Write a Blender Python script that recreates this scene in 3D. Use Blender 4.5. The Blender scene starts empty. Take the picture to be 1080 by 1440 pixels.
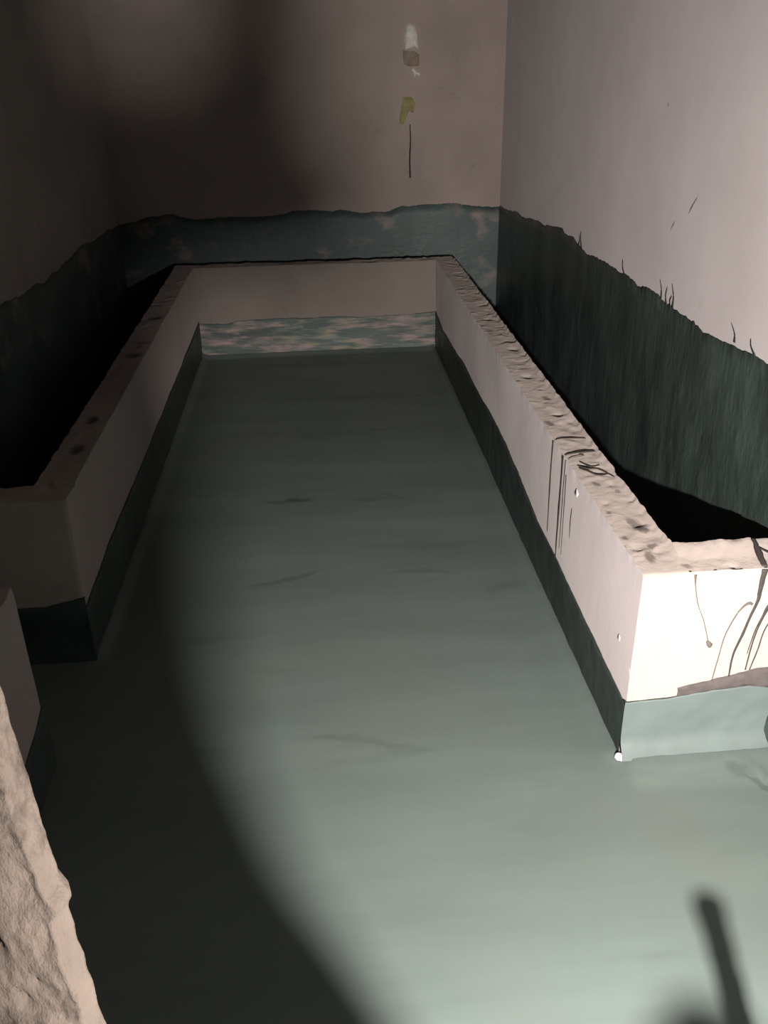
import bpy, math, random
from mathutils import Vector, Matrix, noise
random.seed(4)
S = bpy.context.scene
C = S.collection
H = 0.60            # height of the low walls
L = 4.16            # depth of the channel
W = 1.622           # width of the channel
T = 0.122           # thickness of the low walls
YL = 0.628          # near end of the left low wall
GAP = 0.15
YB = L + T + GAP    # back wall of the room
XR = 0.47           # right wall of the room
XL = -2.12          # left wall of the room
LAMP = Vector((-0.40, -1.96, 1.22))

# ------------------------------------------------------------------ materials
def new_mat(name):
    m = bpy.data.materials.new(name); m.use_nodes = True
    nt = m.node_tree
    return m, nt, nt.nodes['Principled BSDF']

def N(nt, kind, **kw):
    n = nt.nodes.new(kind)
    for k, v in kw.items():
        if k in n.inputs.keys(): n.inputs[k].default_value = v
        else: setattr(n, k, v)
    return n

def ramp(nt, fac, stops):
    r = nt.nodes.new('ShaderNodeValToRGB')
    e = r.color_ramp.elements
    while len(e) < len(stops): e.new(0.5)
    for i, (p, c) in enumerate(stops):
        e[i].position = p
        e[i].color = (c[0], c[1], c[2], 1) if not isinstance(c, (int, float)) else (c, c, c, 1)
    nt.links.new(fac, r.inputs[0])
    return r.outputs[0]

def coords(nt, scale=(1, 1, 1), rot=(0, 0, 0)):
    tc = nt.nodes.new('ShaderNodeTexCoord')
    mp = nt.nodes.new('ShaderNodeMapping')
    mp.inputs['Scale'].default_value = scale
    mp.inputs['Rotation'].default_value = rot
    nt.links.new(tc.outputs['Object'], mp.inputs[0])
    return mp.outputs[0]

def noise_tex(nt, vec, scale, detail=6, rough=0.6):
    n = N(nt, 'ShaderNodeTexNoise', Scale=scale, Detail=detail, Roughness=rough)
    nt.links.new(vec, n.inputs['Vector'])
    return n.outputs['Fac']

def mixc(nt, fac, a, b, mode='MIX'):
    m = nt.nodes.new('ShaderNodeMix'); m.data_type = 'RGBA'; m.blend_type = mode
    for sock, v in ((m.inputs[0], fac), (m.inputs[6], a), (m.inputs[7], b)):
        if hasattr(v, 'is_output'): nt.links.new(v, sock)
        elif isinstance(v, (int, float)): sock.default_value = v
        else: sock.default_value = (v[0], v[1], v[2], 1)
    return m.outputs[2]

def bump(nt, bsdf, h, strength, dist):
    b = N(nt, 'ShaderNodeBump', Strength=strength, Distance=dist)
    nt.links.new(h, b.inputs['Height'])
    nt.links.new(b.outputs[0], bsdf.inputs['Normal'])
    return b

def plaster(name, c1, c2, dirt, bump_s=0.35, bump_scale=60, streak=(1, 1, 1), dr=1.0, sheen=0.0, dirt_at=(0.60, 0.78), bd=.004):
    m, nt, b = new_mat(name)
    v = coords(nt, streak)
    n1 = noise_tex(nt, v, 2.3, 5, 0.55)
    col = ramp(nt, n1, [(0.3, c1), (0.7, c2)])
    n2 = noise_tex(nt, v, 9, 8, 0.7)
    f = ramp(nt, n2, [(dirt_at[0], 0.0), (dirt_at[1], 0.8)])
    col = mixc(nt, f, col, dirt)
    nt.links.new(col, b.inputs['Base Color'])
    b.inputs['Roughness'].default_value = 0.85
    b.inputs['Specular IOR Level'].default_value = 0.25
    b.inputs['Diffuse Roughness'].default_value = dr
    if sheen:
        b.inputs['Sheen Weight'].default_value = sheen
        b.inputs['Sheen Roughness'].default_value = 0.6
        b.inputs['Sheen Tint'].default_value = (1, .93, .92, 1)
    bump(nt, b, noise_tex(nt, v, bump_scale, 8, 0.65), bump_s, bd)
    return m

def marks(nt, spots, distort=.012, dscale=22):
    """Soft-edged stains at fixed places of an object: spots = (x, y, rx, ry, angle, strength)."""
    tc = nt.nodes.new('ShaderNodeTexCoord')
    nn = N(nt, 'ShaderNodeTexNoise', Scale=dscale, Detail=4.0)
    nt.links.new(tc.outputs['Object'], nn.inputs['Vector'])
    sub = nt.nodes.new('ShaderNodeVectorMath'); sub.operation = 'SUBTRACT'; sub.inputs[1].default_value = (.5, .5, .5)
    nt.links.new(nn.outputs['Color'], sub.inputs[0])
    mul = nt.nodes.new('ShaderNodeVectorMath'); mul.operation = 'SCALE'; mul.inputs['Scale'].default_value = distort * 4
    nt.links.new(sub.outputs[0], mul.inputs[0])
    add = nt.nodes.new('ShaderNodeVectorMath'); add.operation = 'ADD'
    nt.links.new(tc.outputs['Object'], add.inputs[0]); nt.links.new(mul.outputs[0], add.inputs[1])
    total = None
    for (x, y, rx, ry, an, st) in spots:
        mp = nt.nodes.new('ShaderNodeMapping'); mp.vector_type = 'TEXTURE'
        mp.inputs['Location'].default_value = (x, y, 0); mp.inputs['Rotation'].default_value = (0, 0, an)
        mp.inputs['Scale'].default_value = (rx, ry, 1000)
        nt.links.new(add.outputs[0], mp.inputs[0])
        ln = nt.nodes.new('ShaderNodeVectorMath'); ln.operation = 'LENGTH'
        nt.links.new(mp.outputs[0], ln.inputs[0])
        mr = nt.nodes.new('ShaderNodeMapRange'); mr.interpolation_type = 'SMOOTHSTEP'
        for i, v in enumerate((.45, 1.25, st, 0.0)): mr.inputs[i + 1].default_value = v
        nt.links.new(ln.outputs['Value'], mr.inputs[0])
        if total is None: total = mr.outputs[0]
        else:
            mx = nt.nodes.new('ShaderNodeMath'); mx.operation = 'MAXIMUM'
            nt.links.new(total, mx.inputs[0]); nt.links.new(mr.outputs[0], mx.inputs[1]); total = mx.outputs[0]
    return total

def add_marks(m, spots, colour, **k):
    nt = m.node_tree; b = nt.nodes['Principled BSDF']
    src = b.inputs['Base Color'].links[0].from_socket
    nt.links.new(mixc(nt, marks(nt, spots, **k), src, colour), b.inputs['Base Color'])

M_BACK = plaster('bare_cement_plaster', (.35, .30, .27), (.42, .365, .33), (.25, .215, .19), sheen=.06)
M_WALLB = plaster('brown_cement_plaster', (.46, .395, .36), (.56, .48, .445), (.34, .285, .255), sheen=.06)
M_FRONT = plaster('lit_end_plaster', (.46, .395, .355), (.55, .49, .445), (.44, .345, .31), bump_s=.15)  # plaster lightened so the end face reads as overexposed
M_RIGHT = plaster('lilac_skim_plaster', (.32, .288, .29), (.37, .335, .34), (.29, .26, .26), bump_s=.15, sheen=.19)
M_SIDE = plaster('smooth_plaster', (.37, .33, .33), (.43, .385, .38), (.34, .30, .28), bump_s=.15, sheen=.24)
M_TOP = plaster('rough_mortar', (.38, .325, .295), (.46, .395, .36), (.21, .17, .15), bump_s=.65, bump_scale=45)
add_marks(M_TOP, [(.074, .285, .018, .040, .35, .85), (.084, .240, .018, .022, .3, .9), (.048, .085, .014, .035, -.15, .8), (.075, .145, .020, .014, .5, .8), (.040, .56, .013, .018, .3, .8),
    (.078, 1.37, .016, .035, .3, .75), (.022, 1.10, .016, .032, .3, .8), (.129, .030, .018, .012, -.6, .7), (.07, 1.75, .03, .02, 0, .5), (.03, 2.35, .02, .04, 0, .5), (.09, 2.0, .02, .03, 0, .4),
    (.02, .36, .008, .012, 0, .7), (.015, .20, .010, .016, 0, .7), (.09, .50, .010, .016, 0, .6), (-1.68, 1.05, .03, .05, 0, .8), (-1.69, 1.35, .03, .04, 0, .7), (-1.68, 2.2, .05, .05, 0, .7),
    (-1.67, 2.4, .05, .03, 0, .6), (-1.68, 2.9, .05, .06, 0, .6), (-.9, 4.22, .3, .03, 0, .4)], (.115, .095, .083), distort=.006, dscale=60)
M_PIER = plaster('rough_masonry', (.125, .100, .085), (.37, .305, .258), (.062, .050, .043), bump_s=1.0, bump_scale=42,
                 streak=(1, 1, .5), dirt_at=(.50, .62), bd=.018)

def membrane(name, base, streak, rough=0.5, bare=None, bare_scale=5, bare_at=(.62, .72), bump_s=.3, bump_scale=30, var=.35, spec=.5):
    m, nt, b = new_mat(name)
    v = coords(nt, streak)
    n1 = noise_tex(nt, v, 3, 7, 0.6)
    dark = tuple(x * (1 - var) for x in base); light = tuple(min(1, x * (1 + var)) for x in base)
    col = ramp(nt, n1, [(0.3, dark), (0.7, light)])
    if bare:
        n2 = noise_tex(nt, v, bare_scale, 5, 0.6)
        f = ramp(nt, n2, [(bare_at[0], 0.0), (bare_at[1], 1.0)])
        n3 = noise_tex(nt, v, bare_scale * .5, 2, 0.5)
        bc = ramp(nt, n3, [(0.38, bare[0]), (0.5, bare[1]), (0.62, bare[2])])
        col = mixc(nt, f, col, bc)
    nt.links.new(col, b.inputs['Base Color'])
    nr = ramp(nt, noise_tex(nt, v, 6, 5, .6), [(.3, rough - .1), (.7, rough + .12)])
    nt.links.new(nr, b.inputs['Roughness'])
    b.inputs['Specular IOR Level'].default_value = spec
    bump(nt, b, noise_tex(nt, v, bump_scale, 8, 0.65), bump_s, 0.006)
    return m

GREEN = (.120, .185, .165)
M_FLOOR = None
def floor_mat():
    m, nt, b = new_mat('green_floor_membrane')
    v = coords(nt, (.45, 2.0, 1))
    v0 = coords(nt, (1, 1, 1))
    n1 = noise_tex(nt, v, 2.2, 6, .55)
    col = ramp(nt, n1, [(.30, (.145, .182, .168)), (.5, (.162, .201, .187)), (.70, (.176, .217, .203))])
    # thin brush and trowel marks lying across the channel
    n2 = noise_tex(nt, coords(nt, (.8, 3.2, 1)), 1.6, 5, .6)
    f2 = ramp(nt, n2, [(.58, 0.0), (.72, .40)])
    col = mixc(nt, f2, col, (.09, .115, .105))
    n3 = noise_tex(nt, v0, 1.4, 4, .5)
    f3 = ramp(nt, n3, [(.50, 0.0), (.68, .35)])
    col = mixc(nt, f3, col, (.175, .185, .155))
    nt.links.new(col, b.inputs['Base Color'])
    nr = ramp(nt, noise_tex(nt, v, 4, 5, .6), [(.3, .48), (.7, .62)])
    nt.links.new(nr, b.inputs['Roughness'])
    b.inputs['Specular IOR Level'].default_value = .4
    bump(nt, b, noise_tex(nt, v, 3, 5, .5), .12, .02)
    return m
M_FLOOR = floor_mat()
add_marks(M_FLOOR, [(-.94, 1.81, .085, .022, .05, .75), (-1.02, 1.80, .10, .02, 0, .4), (-.62, 1.78, .10, .02, 0, .3), (-.98, 1.10, .17, .018, .28, .40), (-.45, 1.10, .16, .02, -.1, .30),
    (-.15, .95, .10, .03, .5, .25), (-.72, .12, .22, .018, -.25, .22), (.31, -.10, .035, .03, 0, .45), (.34, -.14, .07, .008, -.9, .55), (-.9, 3.9, .5, .05, 0, .35), (-.6, 3.2, .45, .04, 0, .3)],
    (.075, .095, .085), distort=.02, dscale=9)
M_G_IN = membrane('green_membrane_shaded', (.050, .066, .063), (1, 1, 1.3), rough=.5, bump_s=.4)
M_G_FRONT = membrane('green_membrane_lit', (.165, .205, .198), (1, 1, 1), rough=.55, var=.10, bump_s=.2)  # same membrane, lightened for the face turned to the light
M_G_BACKLOW = membrane('green_membrane_thin', (.125, .16, .152), (.55, 1, 3.2), rough=.5,
                       bare=((.36, .42, .39), (.46, .40, .28), (.52, .38, .38)), bare_scale=8.5, bare_at=(.45, .66), bump_s=.7)
M_G_BACK = membrane('green_membrane_back', (.095, .135, .133), (.8, 1, 1.2), rough=.5,
                    bare=((.26, .26, .24), (.28, .24, .21), (.32, .26, .25)), bare_scale=4.5, bare_at=(.56, .68), bump_s=.5)
M_G_RIGHT = membrane('green_membrane_right', (.062, .086, .080), (1.4, 1.4, .62), rough=.42, bump_s=1.0, bump_scale=16, var=.5)

def flat(name, col, rough=.7, metal=0, s=30):
    m, nt, b = new_mat(name)
    v = coords(nt)
    n = noise_tex(nt, v, s, 5, .6)
    c = ramp(nt, n, [(.3, tuple(x * .75 for x in col)), (.7, tuple(min(1, x * 1.15) for x in col))])
    nt.links.new(c, b.inputs['Base Color'])
    b.inputs['Roughness'].default_value = rough; b.inputs['Metallic'].default_value = metal
    bump(nt, b, n, .3, .002)
    return m
M_DRIP = flat('dried_dark_drip', (.070, .058, .054), .7)
M_DRIP2 = flat('thin_dark_drip', (.17, .14, .125), .7)
M_SIDE_L = plaster('shaded_plaster', (.29, .25, .235), (.34, .295, .28), (.25, .21, .19), bump_s=.15)  # shaded copy of the smooth plaster for the left low walls
M_LIP = flat('slurry_lip', (.125, .105, .102), .8)
M_SCUFF = flat('faint_scuff', (.20, .175, .17), .8)
M_WHITE = flat('white_plaster', (.95, .88, .83), .7)
M_BROWN = flat('brown_filler', (.33, .26, .20), .8)
M_YELLOW = flat('yellow_filler', (.36, .31, .13), .8)
M_DARK = flat('dark_cord', (.05, .035, .035), .7)
M_BLACK = flat('black_metal', (.03, .03, .03), .5)
M_EDGE = flat('dark_membrane_edge', (.045, .055, .05), .7)

# ------------------------------------------------------------------ helpers
def link(name, verts, faces, mats, parent=None, fm=None, smooth=True):
    me = bpy.data.meshes.new(name)
    me.from_pydata([tuple(v) for v in verts], [], faces)
    for m in (mats if isinstance(mats, (list, tuple)) else [mats]): me.materials.append(m)
    if fm: me.polygons.foreach_set('material_index', fm)
    if smooth: me.polygons.foreach_set('use_smooth', [True] * len(me.polygons))
    me.update()
    o = bpy.data.objects.new(name, me); C.objects.link(o)
    if parent: o.parent = parent
    return o

def tag(o, label=None, cat=None, group=None, kind=None):
    for k, v in (('label', label), ('category', cat), ('group', group), ('kind', kind)):
        if v: o[k] = v
    return o

def fit(v, n=1.0): return noise.noise(Vector(v) * n)

class Patch:
    """Collects gridded quads that share corners by position."""
    def __init__(s): s.v = []; s.f = []; s.m = []; s.idx = {}
    def vert(s, p):
        k = (round(p[0], 5), round(p[1], 5), round(p[2], 5))
        if k not in s.idx: s.idx[k] = len(s.v); s.v.append(Vector(p))
        return s.idx[k]
    def grid(s, o, u, v, nu, nv, mi=0):
        o, u, v = Vector(o), Vector(u), Vector(v)
        g = [[s.vert(o + u * (i / nu) + v * (j / nv)) for j in range(nv + 1)] for i in range(nu + 1)]
        for i in range(nu):
            for j in range(nv):
                s.f.append((g[i][j], g[i + 1][j], g[i + 1][j + 1], g[i][j + 1])); s.m.append(mi)
    def build(s, name, mats, disp=None, parent=None, smooth=True):
        vs = [p + disp(p) for p in s.v] if disp else s.v
        return link(name, vs, s.f, mats, parent, s.m, smooth)

def ss(a, b, x):
    t = max(0, min(1, (x - a) / (b - a))); return t * t * (3 - 2 * t)

def nz(p, sc, seed=0.0):
    q = Vector(p) * sc + Vector((seed, seed * 1.7, -seed))
    return noise.noise(q)

def fbm(p, sc, seed=0.0, o=4):
    a, s, r = 1, sc, 0
    for i in range(o):
        r += a * nz(p, s, seed + i * 7.1); a *= .55; s *= 2.1
    return r

def low_wall(name, path_boxes, outer, pits, seed):
    """path_boxes: list of faces (o,u,v,material). outer(p) 0..1 raggedness."""
    P = Patch(); G = .0085
    for (o, u, v, mi, dens) in path_boxes:
        nu = max(1, round(Vector(u).length / (G * dens))); nv = max(1, round(Vector(v).length / (G * dens)))
        P.grid(o, u, v, nu, nv, mi)
    def disp(p):
        top = ss(H - .045, H, p.z)
        a = .0003 + top * (.0010 + .0034 * outer(p))
        d = Vector((fbm(p, 20, seed, 6), fbm(p, 20, seed + 31, 6), .5 * fbm(p, 30, seed + 62, 6))) * a
        d += Vector((nz(p, 2.3, seed), nz(p, 2.3, seed + 9), 0)) * .004
        if top > 0:
            if seed < 2 and p.x > T: d.z += .014 * top * ss(.05, T, p.y)
            # long chips knocked out of the arris and lumps of mortar
            d.z += top * .006 * max(0, fbm(p, 14, seed + 5) - .15) - top * outer(p) * .012 * max(0, fbm(p, 7, seed + 77) - .1)
            for (x, y, r, dep) in pits:
                q = ((p.x - x) ** 2 + ((p.y - y) * .8) ** 2) / (r * r)
                if q < 6: d.z -= dep * math.exp(-q * 1.4) * top
        return d
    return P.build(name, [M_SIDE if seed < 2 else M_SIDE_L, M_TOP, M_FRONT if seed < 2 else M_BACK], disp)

def coating(name, mat, axis, at, off, pts, seed, base=-.01, step=.012, amp=.008, parent=None, thick=.004, edge=M_EDGE, rows=14, flare=0):
    """A ragged-topped skin of membrane on a vertical face. axis 'x': the face is x=at and pts are (y, z)."""
    pts = sorted(pts); a0, a1 = pts[0][0], pts[-1][0]; n = max(2, round((a1 - a0) / step))
    vs, fs, mi = [], [], []
    def Z(a):
        for (p, q), (r, s_) in zip(pts, pts[1:]):
            if a <= r + 1e-9:
                t = (a - p) / (r - p + 1e-9); return q + (s_ - q) * t
        return pts[-1][1]
    for i in range(n + 1):
        a = a0 + (a1 - a0) * i / n
        zt = Z(a) + amp * fbm((a, seed, 0), 4, seed, 6) + amp * .25 * fbm((a, 0, seed), 45, seed, 3)
        for j in range(rows + 2):
            z = base + (zt - base) * min(j, rows) / rows
            o_ = at + off * thick * (1 + .5 * fbm((a, z, seed), 12, seed, 3)) if j <= rows else at - off * .004
            if flare and z < .075: o_ += off * flare * ((.075 - z) / .085) ** 2.2
            vs.append((o_, a, z) if axis == 'x' else (a, o_, z))
    R = rows + 2
    for i in range(n):
        for j in range(R - 1):
            fs.append((i * R + j, (i + 1) * R + j, (i + 1) * R + j + 1, i * R + j + 1)); mi.append(0 if j < rows - 0 else 1)
    return link(name, vs, fs, [mat, edge], parent, mi)

def tube(name, pts, rad, mat, parent=None, seg=7, flat_axis=None, flat=.35, sub=6):
    """Smooth tube through points; rad may be a list. flat_axis squashes it against a face."""
    P = [Vector(p) for p in pts]
    R = rad if isinstance(rad, (list, tuple)) else [rad] * len(P)
    Q, RR = [], []
    for i in range(len(P) - 1):
        p0 = P[max(i - 1, 0)]; p1 = P[i]; p2 = P[i + 1]; p3 = P[min(i + 2, len(P) - 1)]
        for k in range(sub):
            t = k / sub
            q = .5 * ((2 * p1) + (-p0 + p2) * t + (2 * p0 - 5 * p1 + 4 * p2 - p3) * t * t + (-p0 + 3 * p1 - 3 * p2 + p3) * t ** 3)
            Q.append(q); RR.append(R[i] + (R[i + 1] - R[i]) * t)
    Q.append(P[-1]); RR.append(R[-1])
    vs, fs = [], []
    for i, q in enumerate(Q):
        d = (Q[min(i + 1, len(Q) - 1)] - Q[max(i - 1, 0)]).normalized()
        up = Vector((0, 0, 1)) if abs(d.z) < .9 else Vector((0, 1, 0))
        a = d.cross(up).normalized(); b = a.cross(d)
        for k in range(seg):
            an = 2 * math.pi * k / seg
            o = (a * math.cos(an) + b * math.sin(an)) * RR[i] * (1 + .25 * fbm(q, 40, k * .3, 2))
            if flat_axis is not None: o[flat_axis] *= flat
            vs.append(q + o)
    for i in range(len(Q) - 1):
        for k in range(seg):
            k2 = (k + 1) % seg
            fs.append((i * seg + k, i * seg + k2, (i + 1) * seg + k2, (i + 1) * seg + k))
    fs.append(tuple(range(seg))[::-1]); fs.append(tuple(range((len(Q) - 1) * seg, len(Q) * seg)))
    return link(name, vs, fs, mat, parent)

def blob(name, outline, axis, at, off, depth, mat, parent=None, seed=1, rings=7):
    """A lumpy pad with the given outline (2D points a,z), proud of a wall."""
    n0 = len(outline); cx = sum(p[0] for p in outline) / n0; cz = sum(p[1] for p in outline) / n0
    out = []
    for i in range(n0):
        a = outline[i]; b = outline[(i + 1) % n0]
        for k in range(4): out.append((a[0] + (b[0] - a[0]) * k / 4, a[1] + (b[1] - a[1]) * k / 4))
    n = len(out); vs, fs = [], []
    for r in range(rings + 1):
        t = 1 - r / (rings + .5)
        for (x, z) in out:
            px, pz = cx + (x - cx) * t, cz + (z - cz) * t
            px += .003 * nz((x, z, seed), 60, seed) * t; pz += .003 * nz((x, z, seed), 60, seed + 4) * t
            h = depth * math.sqrt(max(0, 1 - t * t)) * (1 + .35 * nz((px, pz, 0), 40, seed)) - (.004 if r == 0 else 0)
            o_ = at + off * h
            vs.append((o_, px, pz) if axis == 'x' else ((px, o_, pz) if axis == 'y' else (px, pz, o_)))
    for r in range(rings):
        for i in range(n):
            j = (i + 1) % n; fs.append((r * n + i, r * n + j, (r + 1) * n + j, (r + 1) * n + i))
    fs.append(tuple(rings * n + i for i in range(n)))
    return link(name, vs, fs, mat, parent)

def empty(name, loc=(0, 0, 0)):
    o = bpy.data.objects.new(name, None); o.location = loc; o.empty_display_size = .1; C.objects.link(o); return o

# ------------------------------------------------------------------ the room
P = Patch()
P.grid((XL - .05, -3.2, 0), (XR + .05 - XL + .05, 0, 0), (0, YB + .05 + 3.2, 0), 130, 360)
def floor_disp(p):
    z = .006 * nz(p, 1.1, 3) + .0008 * nz((p.x * 1.2, p.y * 3.5, 0), 1.6, 8)
    # membrane rounds up into the foot of the low walls
    if -W - .01 < p.x < 0:
        z += .018 * (ss(.05, 0, -p.x) if p.y > 0 else 0) + .018 * (ss(.05, 0, p.x + W) if p.y > YL else 0)
        z += .02 * ss(.06, 0, L - p.y)
    if p.y < 0 and p.x > -.02: z += .022 * ss(.16, .02, -p.y) * ss(-.02, .03, p.x)
    # folded seam of the membrane near the right corner
    s = (p.x - .36) * .75 + (p.y + .12) * .66
    z += .010 * ss(.02, 0, abs(s)) * ss(.10, .02, abs(p.x - .38)) * (1 if p.y < 0 else 0)
    return Vector((0, 0, z - .004))
o = P.build('floor', M_FLOOR, floor_disp); tag(o, kind='structure')

def room_wall(name, o, u, v, mat, seed, n, nv=60, amp=.006):
    P = Patch(); P.grid(o, u, v, n, nv)
    nrm = Vector(u).cross(Vector(v)).normalized()
    ob = P.build(name, mat, lambda p: nrm * (amp * nz(p, 1.3, seed) + .0015 * nz(p, 9, seed)) * ss(1.0, 1.5, p.z))
    return tag(ob, kind='structure')
HT = 3.0
wb = room_wall('wall_back', (XR + .02, YB, -.02), (XL - XR - .04, 0, 0), (0, 0, HT), M_WALLB, 2, 110)
wr = room_wall('wall_right', (XR, -1.5, -.02), (0, YB + 1.5, 0), (0, 0, HT), M_RIGHT, 5, 200)
wl = room_wall('wall_left', (XL, -3.2, -.02), (0, YB + 3.2, 0), (0, 0, HT), M_BACK, 8, 200)

# membrane carried up the room walls, with its ragged upper edge
c = coating('membrane_coating', M_G_BACK, 'y', YB, -1, [(XL, .845), (-1.9, .895), (-1.75, .905), (-1.6, .878), (-1.3, .872), (-1.0, .895),
      (-.72, .905), (-.6, .90), (-.5, .885), (-.3, .885), (-.22, .915), (0, .925), (.15, .925), (.3, .905), (XR, .895)], 3, parent=wb, amp=.016)
tag(c, 'dark green membrane band with pale worn blotches')
c = coating('membrane_coating', M_G_RIGHT, 'x', XR, -1, [(-1.5, 1.0), (-.3, 1.01), (.45, 1.008), (.62, 1.0), (.8, .99), (1.2, .985), (1.38, 1.0),
      (1.6, .985), (1.9, 1.0), (2.3, .975), (2.7, 1.01), (3.0, .99), (3.3, .965), (3.7, .93), (3.95, .93), (4.2, .905), (YB, .895)],
      7, parent=wr, amp=.02, rows=20)
tag(c, 'dark green membrane band with ragged top edge')
c = coating('membrane_coating', M_G_BACK, 'x', XL, 1, [(-3.2, .93), (1.7, .925), (1.95, .92), (2.3, .895), (2.6, .885), (3.3, .895), (3.9, .87), (YB, .85)],
      11, parent=wl, amp=.016)
tag(c, 'dark green membrane band in shadow')

# small upward brush ticks left above the membrane on the right wall
ticks = [((2.38, .985), (2.41, 1.06)), ((2.44, .985), (2.43, 1.04)), ((1.73, .99), (1.77, 1.05)), ((1.30, .99), (1.33, 1.06)),
         ((1.24, .985), (1.25, 1.05)), ((1.18, .99), (1.21, 1.07)), ((1.20, .985), (1.20, 1.03)), ((.66, 1.01), (.70, 1.06)), ((.52, 1.01), (.56, 1.05))]
for k, (a, b) in enumerate(ticks):
    mx = ((a[0] + b[0]) / 2 + .012 * (-1) ** k, (a[1] + b[1]) / 2)
    tube('brush_mark', [(XR - .004, a[0], a[1]), (XR - .004, mx[0], mx[1]), (XR - .004, b[0], b[1])], [.006, .003, .001], M_EDGE, wr, flat_axis=0)
for (a, b) in [((1.10, 1.38), (1.17, 1.30)), ((1.32, 1.22), (1.24, 1.30)), ((1.45, 1.63), (1.47, 1.66))]:
    tube('scuff_mark', [(XR + .001, a[0], a[1]), (XR + .001, (a[0] + b[0]) / 2, (a[1] + b[1]) / 2 + .004), (XR + .001, b[0], b[1])], [.002, .005, .002], M_SCUFF, wr, flat_axis=0)

# ------------------------------------------------------------------ low walls
z0 = -.03
HH = H - z0
# right: long run, returning to the room's right wall at its near end
R_faces = [
    ((0, 0, z0), (0, L, 0), (0, 0, HH), 0, 1.6),                                # inner side
    ((0, 0, H), (0, L, 0), (T, 0, 0), 1, 1),                                    # top of the run
    ((T, L, z0), (0, -(L - T - .012), 0), (0, 0, HH), 0, 1.6),                  # trough side
    ((XR - .004, 0, z0), (-(XR - .004 - T), 0, 0), (0, 0, HH), 2, 1.6), ((T, 0, z0), (-T, 0, 0), (0, 0, HH), 2, 1.0),   # front of the return
    ((T, 0, H), (XR - .004 - T, 0, 0), (0, T + .012, 0), 1, 1),
    ((T, T + .012, z0), (XR - .004 - T, 0, 0), (0, 0, HH), 0, 1.6),
]
def outer_r(p):
    a = ss(.02, T, p.x) if p.y > .16 else ss(.03, T, max(p.y, 0 if p.x < T else p.y))
    return max(a, .15) if p.x < T + .01 else ss(.02, T, p.y)
pits_r = [(.073, .27, .022, .008), (.075, .12, .018, .006), (.045, .70, .016, .008), (.075, 1.18, .014, .015), (.060, 1.65, .02, .01),
          (.085, 2.05, .018, .012), (.07, 2.6, .02, .012), (.03, .42, .010, .006), (.09, .55, .012, .006), (.022, .14, .010, .006), (.25, .02, .012, .010)]
wR = low_wall('low_wall', R_faces, outer_r, pits_r, 1.3)
tag(wR, 'pale low wall on the right of the channel, its brightly lit end turning to the room wall', 'low wall')
# back
B_faces = [
    ((-W, L, z0), (W, 0, 0), (0, 0, HH), 2, 1.6),
    ((-W - T - .004, L, H), (W + 2 * T + .004, 0, 0), (0, T, 0), 1, 1),
    ((-W - T, L + T, z0), (W + 2 * T, 0, 0), (0, 0, HH), 2, 2),
    ((-W - T, L + .001, z0), (0, T, 0), (0, 0, HH), 2, 2), ((T, L + .001, z0), (0, T, 0), (0, 0, HH), 2, 2),
]
wB = low_wall('low_wall', B_faces, lambda p: ss(L + .02, L + T, p.y) * .8, [(-.45, L + .08, .05, .012)], 4.4)
tag(wB, 'low wall across the far end of the channel', 'low wall')
# left
TL = .125
L_faces = [
    ((-W, YL, z0), (0, L - YL, 0), (0, 0, HH), 0, 1.6),
    ((-W, YL, H), (0, L - YL, 0), (-TL, 0, 0), 1, 1),
    ((-W - TL, YL + TL, z0), (0, L - YL - TL, 0), (0, 0, HH), 0, 2),
    ((XL + .004, YL, z0), (-W - XL - .004, 0, 0), (0, 0, HH), 2, 1.6),
    ((XL + .004, YL, H), (-W - TL - XL - .004, 0, 0), (0, TL, 0), 1, 1),
    ((XL + .004, YL + TL, z0), (-W - TL - XL - .004, 0, 0), (0, 0, HH), 0, 2),
]
pits_l = [(-1.69, 1.05, .03, .016), (-1.70, 1.35, .025, .014), (-1.68, 2.2, .03, .014), (-1.69, 2.35, .02, .012), (-1.68, 2.9, .03, .012)]
wL = low_wall('low_wall', L_faces, lambda p: ss(-W - .03, -W - TL, p.x) if p.y > YL + TL else ss(YL + .03, YL + TL, p.y), pits_l, 7.7)
tag(wL, 'shadowed low wall on the left of the channel, its end turning to the left', 'low wall')
# near left
S0, S1 = -1.08, .11
S_faces = [
    ((-W - .01, S0, z0), (0, S1 - S0, 0), (0, 0, HH), 0, 1.6),
    ((-W - .01, S0, H), (0, S1 - S0, 0), (-TL, 0, 0), 1, 1),
    ((-W - .01 - TL, S0, z0), (0, S1 - S0, 0), (0, 0, HH), 0, 2),
    ((-W - .01, S1, z0), (-TL, 0, 0), (0, 0, HH), 0, 1.6),
    ((-W - .01, S0, z0), (-TL, 0, 0), (0, 0, HH), 0, 2),
]
wS = low_wall('low_wall', S_faces, lambda p: .6, [], 9.1)
tag(wS, 'dim low wall at the left edge, nearer than the gap, half hidden by the lit masonry', 'low wall')

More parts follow.
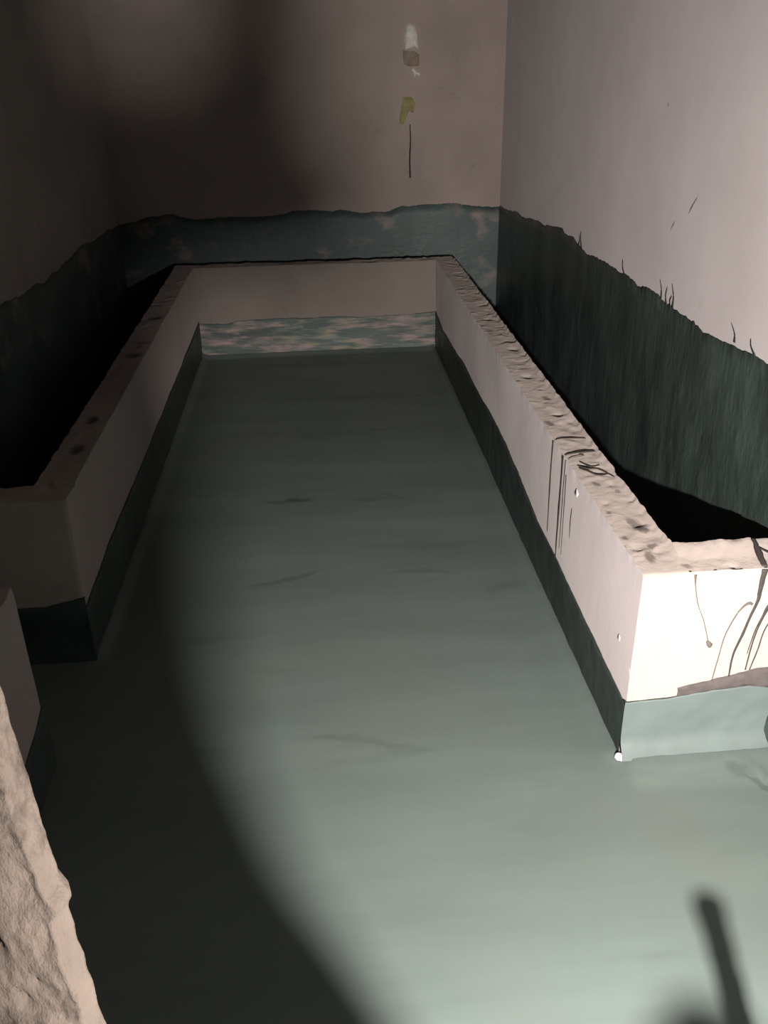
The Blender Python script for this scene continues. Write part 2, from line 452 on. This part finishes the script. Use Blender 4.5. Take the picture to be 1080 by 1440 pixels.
# membrane skins on the low walls
def skin(lbl, *a, **k):
    o = coating('membrane_coating', *a, **k); tag(o, lbl); return o
skin('green membrane darkened for shade along the foot of the inner side', M_G_IN, 'x', 0, -1,
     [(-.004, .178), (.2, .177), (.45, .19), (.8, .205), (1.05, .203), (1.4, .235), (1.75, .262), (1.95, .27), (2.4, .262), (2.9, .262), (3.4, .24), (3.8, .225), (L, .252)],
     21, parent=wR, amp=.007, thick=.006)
skin('green membrane lightened for bright light along the foot of the lit end', M_G_FRONT, 'y', 0, -1,
     [(-.006, .190), (.05, .193), (.12, .196), (.25, .215), (.35, .222), (XR - .002, .215)], 23, parent=wR, amp=.003, thick=.006, rows=26, flare=.075, base=.012)
skin('streaky green membrane with pale brush strokes', M_G_BACKLOW, 'y', L, -1,
     [(-W, .236), (-1.45, .225), (-1.35, .238), (-1.2, .243), (-1.1, .25), (-.9, .243), (-.75, .25), (-.5, .24), (-.25, .243), (0, .255)],
     25, parent=wB, amp=.008, thick=.005)
skin('green membrane darkened for shade along the foot of the inner side', M_G_IN, 'x', -W, 1,
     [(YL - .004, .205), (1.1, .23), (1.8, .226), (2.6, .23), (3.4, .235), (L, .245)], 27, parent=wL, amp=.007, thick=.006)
skin('green membrane darkened for shade along the foot of the turned end', M_G_IN, 'y', YL, -1,
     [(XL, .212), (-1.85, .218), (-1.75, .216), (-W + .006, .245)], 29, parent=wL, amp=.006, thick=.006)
skin('green membrane darkened for shade along the foot', M_G_IN, 'x', -W - .01, 1,
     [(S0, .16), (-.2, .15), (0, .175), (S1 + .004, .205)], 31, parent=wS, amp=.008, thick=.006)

# smeared slurry lip under the lit face
lip = [(.128, .190), (.127, .226), (.20, .242), (.29, .262), (.37, .282), (XR - .01, .290), (XR - .01, .200), (.36, .218), (.25, .208)]
tag(blob('slurry_smear', lip, 'y', .001, -1, .010, M_LIP, wR, 3), 'grey brown smear above the green membrane')

Pc = Patch(); Pc.grid((0, 0, 0), (1, 0, 0), (0, 0, 1), 10, 16)  # dark rounded strip at the foot of the corner
cv = []
for q in Pc.v:
    an = q.x * math.pi / 2; hh = -.01 + q.z * .23
    rr = .050 * ss(.225, .10, hh) + .004 + .006 * nz((q.x, 0, hh), 9, 3)
    cv.append((XR + .002 - rr * math.cos(an) ** 1.4, -.006 - rr * 1.5 * math.sin(an) ** 1.4 * (1.0), hh))
tag(link('corner_strip', cv, Pc.f, M_G_IN, wr), 'dark rounded strip in the corner beside the lit end')
# crumbs of white plaster at the foot of the corner
tag(blob('plaster_crumb', [(-.022, -.016), (-.012, -.004), (-.002, -.008), (.006, -.026), (-.004, -.034), (-.018, -.028)], 'z', .006, 1, .015, M_WHITE, None, 4),
    'white crumb of plaster at the foot of the bright wall corner', 'crumb')

# dark runs over the lit end
F = -.003
def drip(pts, r, mat=M_DRIP, ax=1): return tube('drip_stain', pts, r, mat, wR, flat_axis=ax, flat=.3)
top = H + .003
tube('drip_stain', [(.351, .129, top + .014), (.343, .09, top + .012), (.335, .05, top + .006), (.328, .004, top)], [.006, .008, .010, .008], M_DRIP, wR, flat_axis=2, flat=.3)
tube('drip_stain', [(.343, .09, top + .012), (.36, .065, top + .008), (.375, .05, top + .006)], [.004, .004, .004], M_DRIP, wR, flat_axis=2, flat=.3)
drip([(.326, F, H - .002), (.324, F, .532), (.323, F, .500), (.308, F, .44), (.300, F, .40), (.283, F, .33), (.282, F, .255)], [.009, .006, .005, .004, .004, .003, .002])
drip([(.310, F, .490), (.298, F, .494), (.276, F, .47), (.251, F, .40), (.243, F, .33), (.235, F, .245)], [.004, .004, .002, .0014, .0014, .0012], M_DRIP2)
drip([(.372, F, .52), (.352, F, .47), (.340, F, .42), (.331, F, .36), (.326, F, .275)], [.006, .005, .0025, .002, .002])
drip([(.352, F, .47), (.333, F, .41), (.322, F, .33)], [.003, .002, .001])
drip([(.372, F, .44), (.357, F, .40), (.350, F, .34), (.338, F, .275)], [.003, .002, .002, .0015])
drip([(.141, F, .592), (.145, F, .56), (.160, F, .50), (.182, F, .45), (.205, F, .38)], [.004, .0012, .001, .001, .0012], M_DRIP2)
tube('drip_stain', [(.202, F, .380), (.210, F, .368), (.212, F, .358)], [.003, .008, .003], M_DRIP2, wR, flat_axis=1, flat=.3)
# dark runs across the top of the right wall and down its inner side
def over(y0, y1, zend, r, back=.11, mat=M_DRIP2, w=0):
    tube('drip_stain', [(back, y1, top), (.06, (y0 + y1) / 2, top + .002), (.012, y0, top), (-.002, y0, H - .008)], [r, r * 1.4, r, r], mat, wR, flat_axis=2, flat=.4)
    tube('drip_stain', [(-.003, y0, H - .004), (-.003, y0 + w, H * .8), (-.003, y0, (H + zend) / 2), (-.003, y0 - w, zend)], [r, r * .8, r, r * .4], mat, wR, flat_axis=0, flat=.4)
over(.935, .93, .24, .0032, w=.004)
over(.800, .815, .205, .0046, mat=M_DRIP)
over(.765, .79, .26, .0018, back=.05, w=.003)
tube('drip_stain', [(-.003, .745, .55), (-.003, .74, .45), (-.003, .735, .25)], [.0018, .0014, .0006], M_DRIP2, wR, flat_axis=0, flat=.4)
tube('drip_stain', [(-.003, .65, .47), (-.003, .655, .42), (-.003, .65, .36)], [.0012, .0016, .0006], M_DRIP2, wR, flat_axis=0, flat=.4)
for pts in ([(.02, .70, top), (.045, .675, top), (.08, .665, top), (.11, .60, top)], [(.035, .73, top), (.06, .69, top), (.09, .70, top)],
            [(.02, .68, top), (.04, .655, top), (.065, .62, top), (.10, .625, top)]):
    tube('scratch', pts, [.0025, .0045, .004, .002][:len(pts)], M_DRIP, wR, flat_axis=2, flat=.4)
blob('chip', [(.600, .548), (.625, .56), (.630, .535), (.610, .528)], 'x', .001, -1, .006, M_WHITE, wR, 8)
blob('chip', [(.10, .335), (.112, .34), (.112, .322), (.103, .32)], 'x', .001, -1, .005, M_WHITE, wR, 9)

# ------------------------------------------------------------------ patches on the back wall
yw = YB
def bk(name, pts, depth, mat, lbl, cat, seed):
    return tag(blob(name, pts, 'y', yw + .002, -1, depth, mat, None, seed), lbl, cat)
def ol(cx, cz, pts): return [(cx + a, cz + b) for a, b in pts]
bk('plaster_patch', ol(-.14, 1.925, [(-.035, -.06), (-.045, 0), (-.035, .07), (-.005, .095), (.03, .075), (.045, .02), (.05, -.06), (.02, -.05)]), .03, M_WHITE,
   'upright white plaster patch high on the back wall', 'patch', 2)
bk('filler_patch', ol(-.14, 1.81, [(-.055, .055), (-.05, -.03), (0, -.045), (.055, -.04), (.06, .03), (.02, .05)]), .012, M_BROWN,
   'brown filler patch just under the white plaster patch', 'patch', 3)
bk('plaster_patch', ol(-.11, 1.735, [(-.03, .02), (-.01, .025), (.005, .005), (.03, -.005), (.025, -.025), (.01, -.01), (-.01, -.03), (-.012, 0)]), .012, M_WHITE,
   'tiny white plaster fleck below the brown filler patch', 'patch', 5)
bk('filler_patch', ol(-.165, 1.515, [(-.06, -.09), (-.03, -.095), (0, -.03), (.02, .02), (.045, -.02), (.06, .04), (.035, .085), (-.03, .085), (-.045, 0)]), .010, M_YELLOW,
   'yellowish filler patch above the hanging cord', 'patch', 6)
tag(tube('hanging_cord', [(-.148, YB - .006, 1.43), (-.145, YB - .010, 1.33), (-.150, YB - .008, 1.22), (-.148, YB - .010, 1.10)], [.003, .004, .005, .006], M_DARK),
    'thin dark cord hanging down the back wall from the yellowish patch', 'cord')

# ------------------------------------------------------------------ rough masonry beside the camera
P = Patch()
ex, ey = -1.158, -1.10               # the arris that stands against the dark floor
pl = [(ex - .015, ey - .024), (ex, ey), (ex - .13, ey + .17), (XL, ey + .17)]
def pv(a, b, nu, nvv=400): P.grid((a[0], a[1], -.02), (b[0] - a[0], b[1] - a[1], 0), (0, 0, 2.6), nu, nvv)
pv((XL, ey - .024), (-1.50, ey - .024), 30); pv((-1.50, ey - .024), pl[0], 70); pv(pl[0], pl[1], 8); pv(pl[1], pl[2], 14); pv(pl[2], pl[3], 30)
def pier_disp(p):
    q = Vector((p.x, p.y, p.z * .45))
    d = fbm(q, 30, 3, 6) * .0055 + abs(fbm(q, 13, 15, 4)) * .010 + .012 * max(0, nz((p.x, 0, p.z * .3), 11, 6) - .1)
    d *= ss(ex + .002, ex - .03, p.x)
    # ridge along the inner arris, broken here and there
    rid = math.exp(-((p.x - pl[0][0]) / .006) ** 2) * (.005 + .007 * nz((0, 0, p.z), 14, 2))
    # gouges
    for (gx, gz, rx, rz, dep) in ((-.060, .60, .006, .020, .008), (-.075, .66, .008, .02, .007), (-.032, .56, .005, .022, .006), (-.085, .78, .012, .07, .010), (-.05, .70, .005, .01, .006)):
        w_ = ((p.x - ex - gx + .042 * (p.z - .45)) / rx) ** 2 + ((p.z - gz) / rz) ** 2
        if w_ < 6: d -= dep * math.exp(-w_)
    e = .0022 * fbm((0, p.y, p.z), 22, 9, 5) - .042 * (p.z - .45)
    lump = .014 * math.exp(-((p.z - .845) / .018) ** 2) * ss(.05, 0, abs(p.x - ex + .012))
    return Vector((e + lump, (-d - rid - lump * .6) if p.y < ey + .01 else 0, 0))
o = P.build('wall_front', M_PIER, pier_disp); tag(o, kind='structure')

# ------------------------------------------------------------------ the light, on an added unseen stand whose sheet and rods shape its shadows
lamp = empty('added_lamp', (LAMP.x, LAMP.y, 0))
tag(lamp, 'added unseen lamp stand with a sheet and rods shaped to cast shadows', 'lamp')
def loc(p): return Vector((p[0] - LAMP.x, p[1] - LAMP.y, p[2]))
D = .20
def ab(a, b, d=D): return (d * a, d, LAMP.z + d * b)
shield = [(-.052, .55), (-.056, .14), (-.042, .02), (.004, -.03), (-.004, -.092), (-.12, -.120), (-.22, -.128), (-.245, -.15), (-.232, -.25), (-.285, -.39), (-.335, -.55),
          (-.335, -.744), (-.30, -.856), (-.255, -1.04), (-.18, -1.30), (-.80, -1.30), (-.80, .55), (-.285, .55), (-.28, .13), (-.22, .085), (-.165, .12), (-.155, .55)]  # outline cut to cast the soft shadow on the left
def sheet(name, pts, mat, parent, d=D, th=.002):
    n = len(pts)
    vs = [ab(a, b, d) for a, b in pts] + [ab(a, b, d + th) for a, b in pts]
    fs = [tuple(range(n)), tuple(range(n, 2 * n))[::-1]] + [(i, n + i, n + (i + 1) % n, (i + 1) % n) for i in range(n)]
    return link(name, vs, fs, mat, parent, smooth=False)
sheet('shadow_shield', shield, M_BLACK, lamp)
tube('shadow_rod', [ab(.312, -.85, .52), ab(.345, -1.04, .52), ab(.39, -1.28, .52)], [.014, .014, .014], M_BLACK, lamp)  # added out of view to cast the stick-shaped shadow
tube('shadow_rod', [ab(.39, -1.28, .52), ab(.3, -1.7, .3), (0, .02, LAMP.z - .30)], [.0065, .006, .006], M_BLACK, lamp)
tube('bracket', [ab(-.45, -1.28, D), (-.03, .1, LAMP.z - .29), (0, 0, LAMP.z - .30)], [.006, .006, .008], M_BLACK, lamp)
tube('pole', [(0, 0, .02), (0, 0, .5), (0, 0, LAMP.z - .05)], .012, M_BLACK, lamp, seg=12)
tube('lamp_head', [(0, -.02, LAMP.z - .05), (0, -.03, LAMP.z), (0, -.03, LAMP.z + .04)], [.02, .022, .018], M_BLACK, lamp, seg=14)
tube('shadow_knob', [ab(.20, -1.20, .24), ab(.27, -1.18, .24), ab(.35, -1.20, .24)], [.022, .030, .022], M_BLACK, lamp, seg=12)  # added out of view to shade the floor's near edge
for k in range(3):
    an = math.pi / 2 + k * 2 * math.pi / 3 + math.pi
    tube('foot', [(0, 0, .10), (.11 * math.cos(an), .11 * math.sin(an), .05), (.22 * math.cos(an), .22 * math.sin(an), .008)], .007, M_BLACK, lamp, seg=8)

ld = bpy.data.lights.new('lamp_light', 'SPOT')
ld.energy = 560; ld.shadow_soft_size = .0150; ld.color = (1.0, .93, .87)
ld.spot_size = math.radians(160); ld.spot_blend = 1.0
lo = bpy.data.objects.new('lamp_light', ld); C.objects.link(lo); lo.location = LAMP
aim = Vector((.42, 1, -.50))
lo.rotation_euler = aim.to_track_quat('-Z', 'Y').to_euler()

w = bpy.data.worlds.new('World'); S.world = w; w.use_nodes = True
w.node_tree.nodes['Background'].inputs[0].default_value = (1, .86, .72, 1)
w.node_tree.nodes['Background'].inputs[1].default_value = .004

# ------------------------------------------------------------------ camera
cx, cy, cz, yaw, pit, roll, f = -.8041, -1.9637, 1.8044, .06815, .4639, -.01960, 1267.8
Fv = Vector((math.sin(yaw) * math.cos(pit), math.cos(yaw) * math.cos(pit), -math.sin(pit)))
R = Vector((math.cos(yaw), -math.sin(yaw), 0)); U = R.cross(Fv)
R2 = R * math.cos(roll) + U * math.sin(roll); U2 = -R * math.sin(roll) + U * math.cos(roll)
cd = bpy.data.cameras.new('camera'); cam = bpy.data.objects.new('camera', cd); C.objects.link(cam)
m = Matrix((R2, U2, -Fv)).transposed().to_4x4(); m.translation = Vector((cx, cy, cz)); cam.matrix_world = m
cd.sensor_fit = 'VERTICAL'; cd.sensor_height = 36; cd.lens = f * 36 / 1440
cd.clip_start = .02
S.camera = cam
vs = S.view_settings
vs.view_transform = 'Standard'; vs.look = 'None'; vs.gamma = 1; vs.use_curve_mapping = False; vs.exposure = -0.07
S.cycles.sample_clamp_indirect = 4
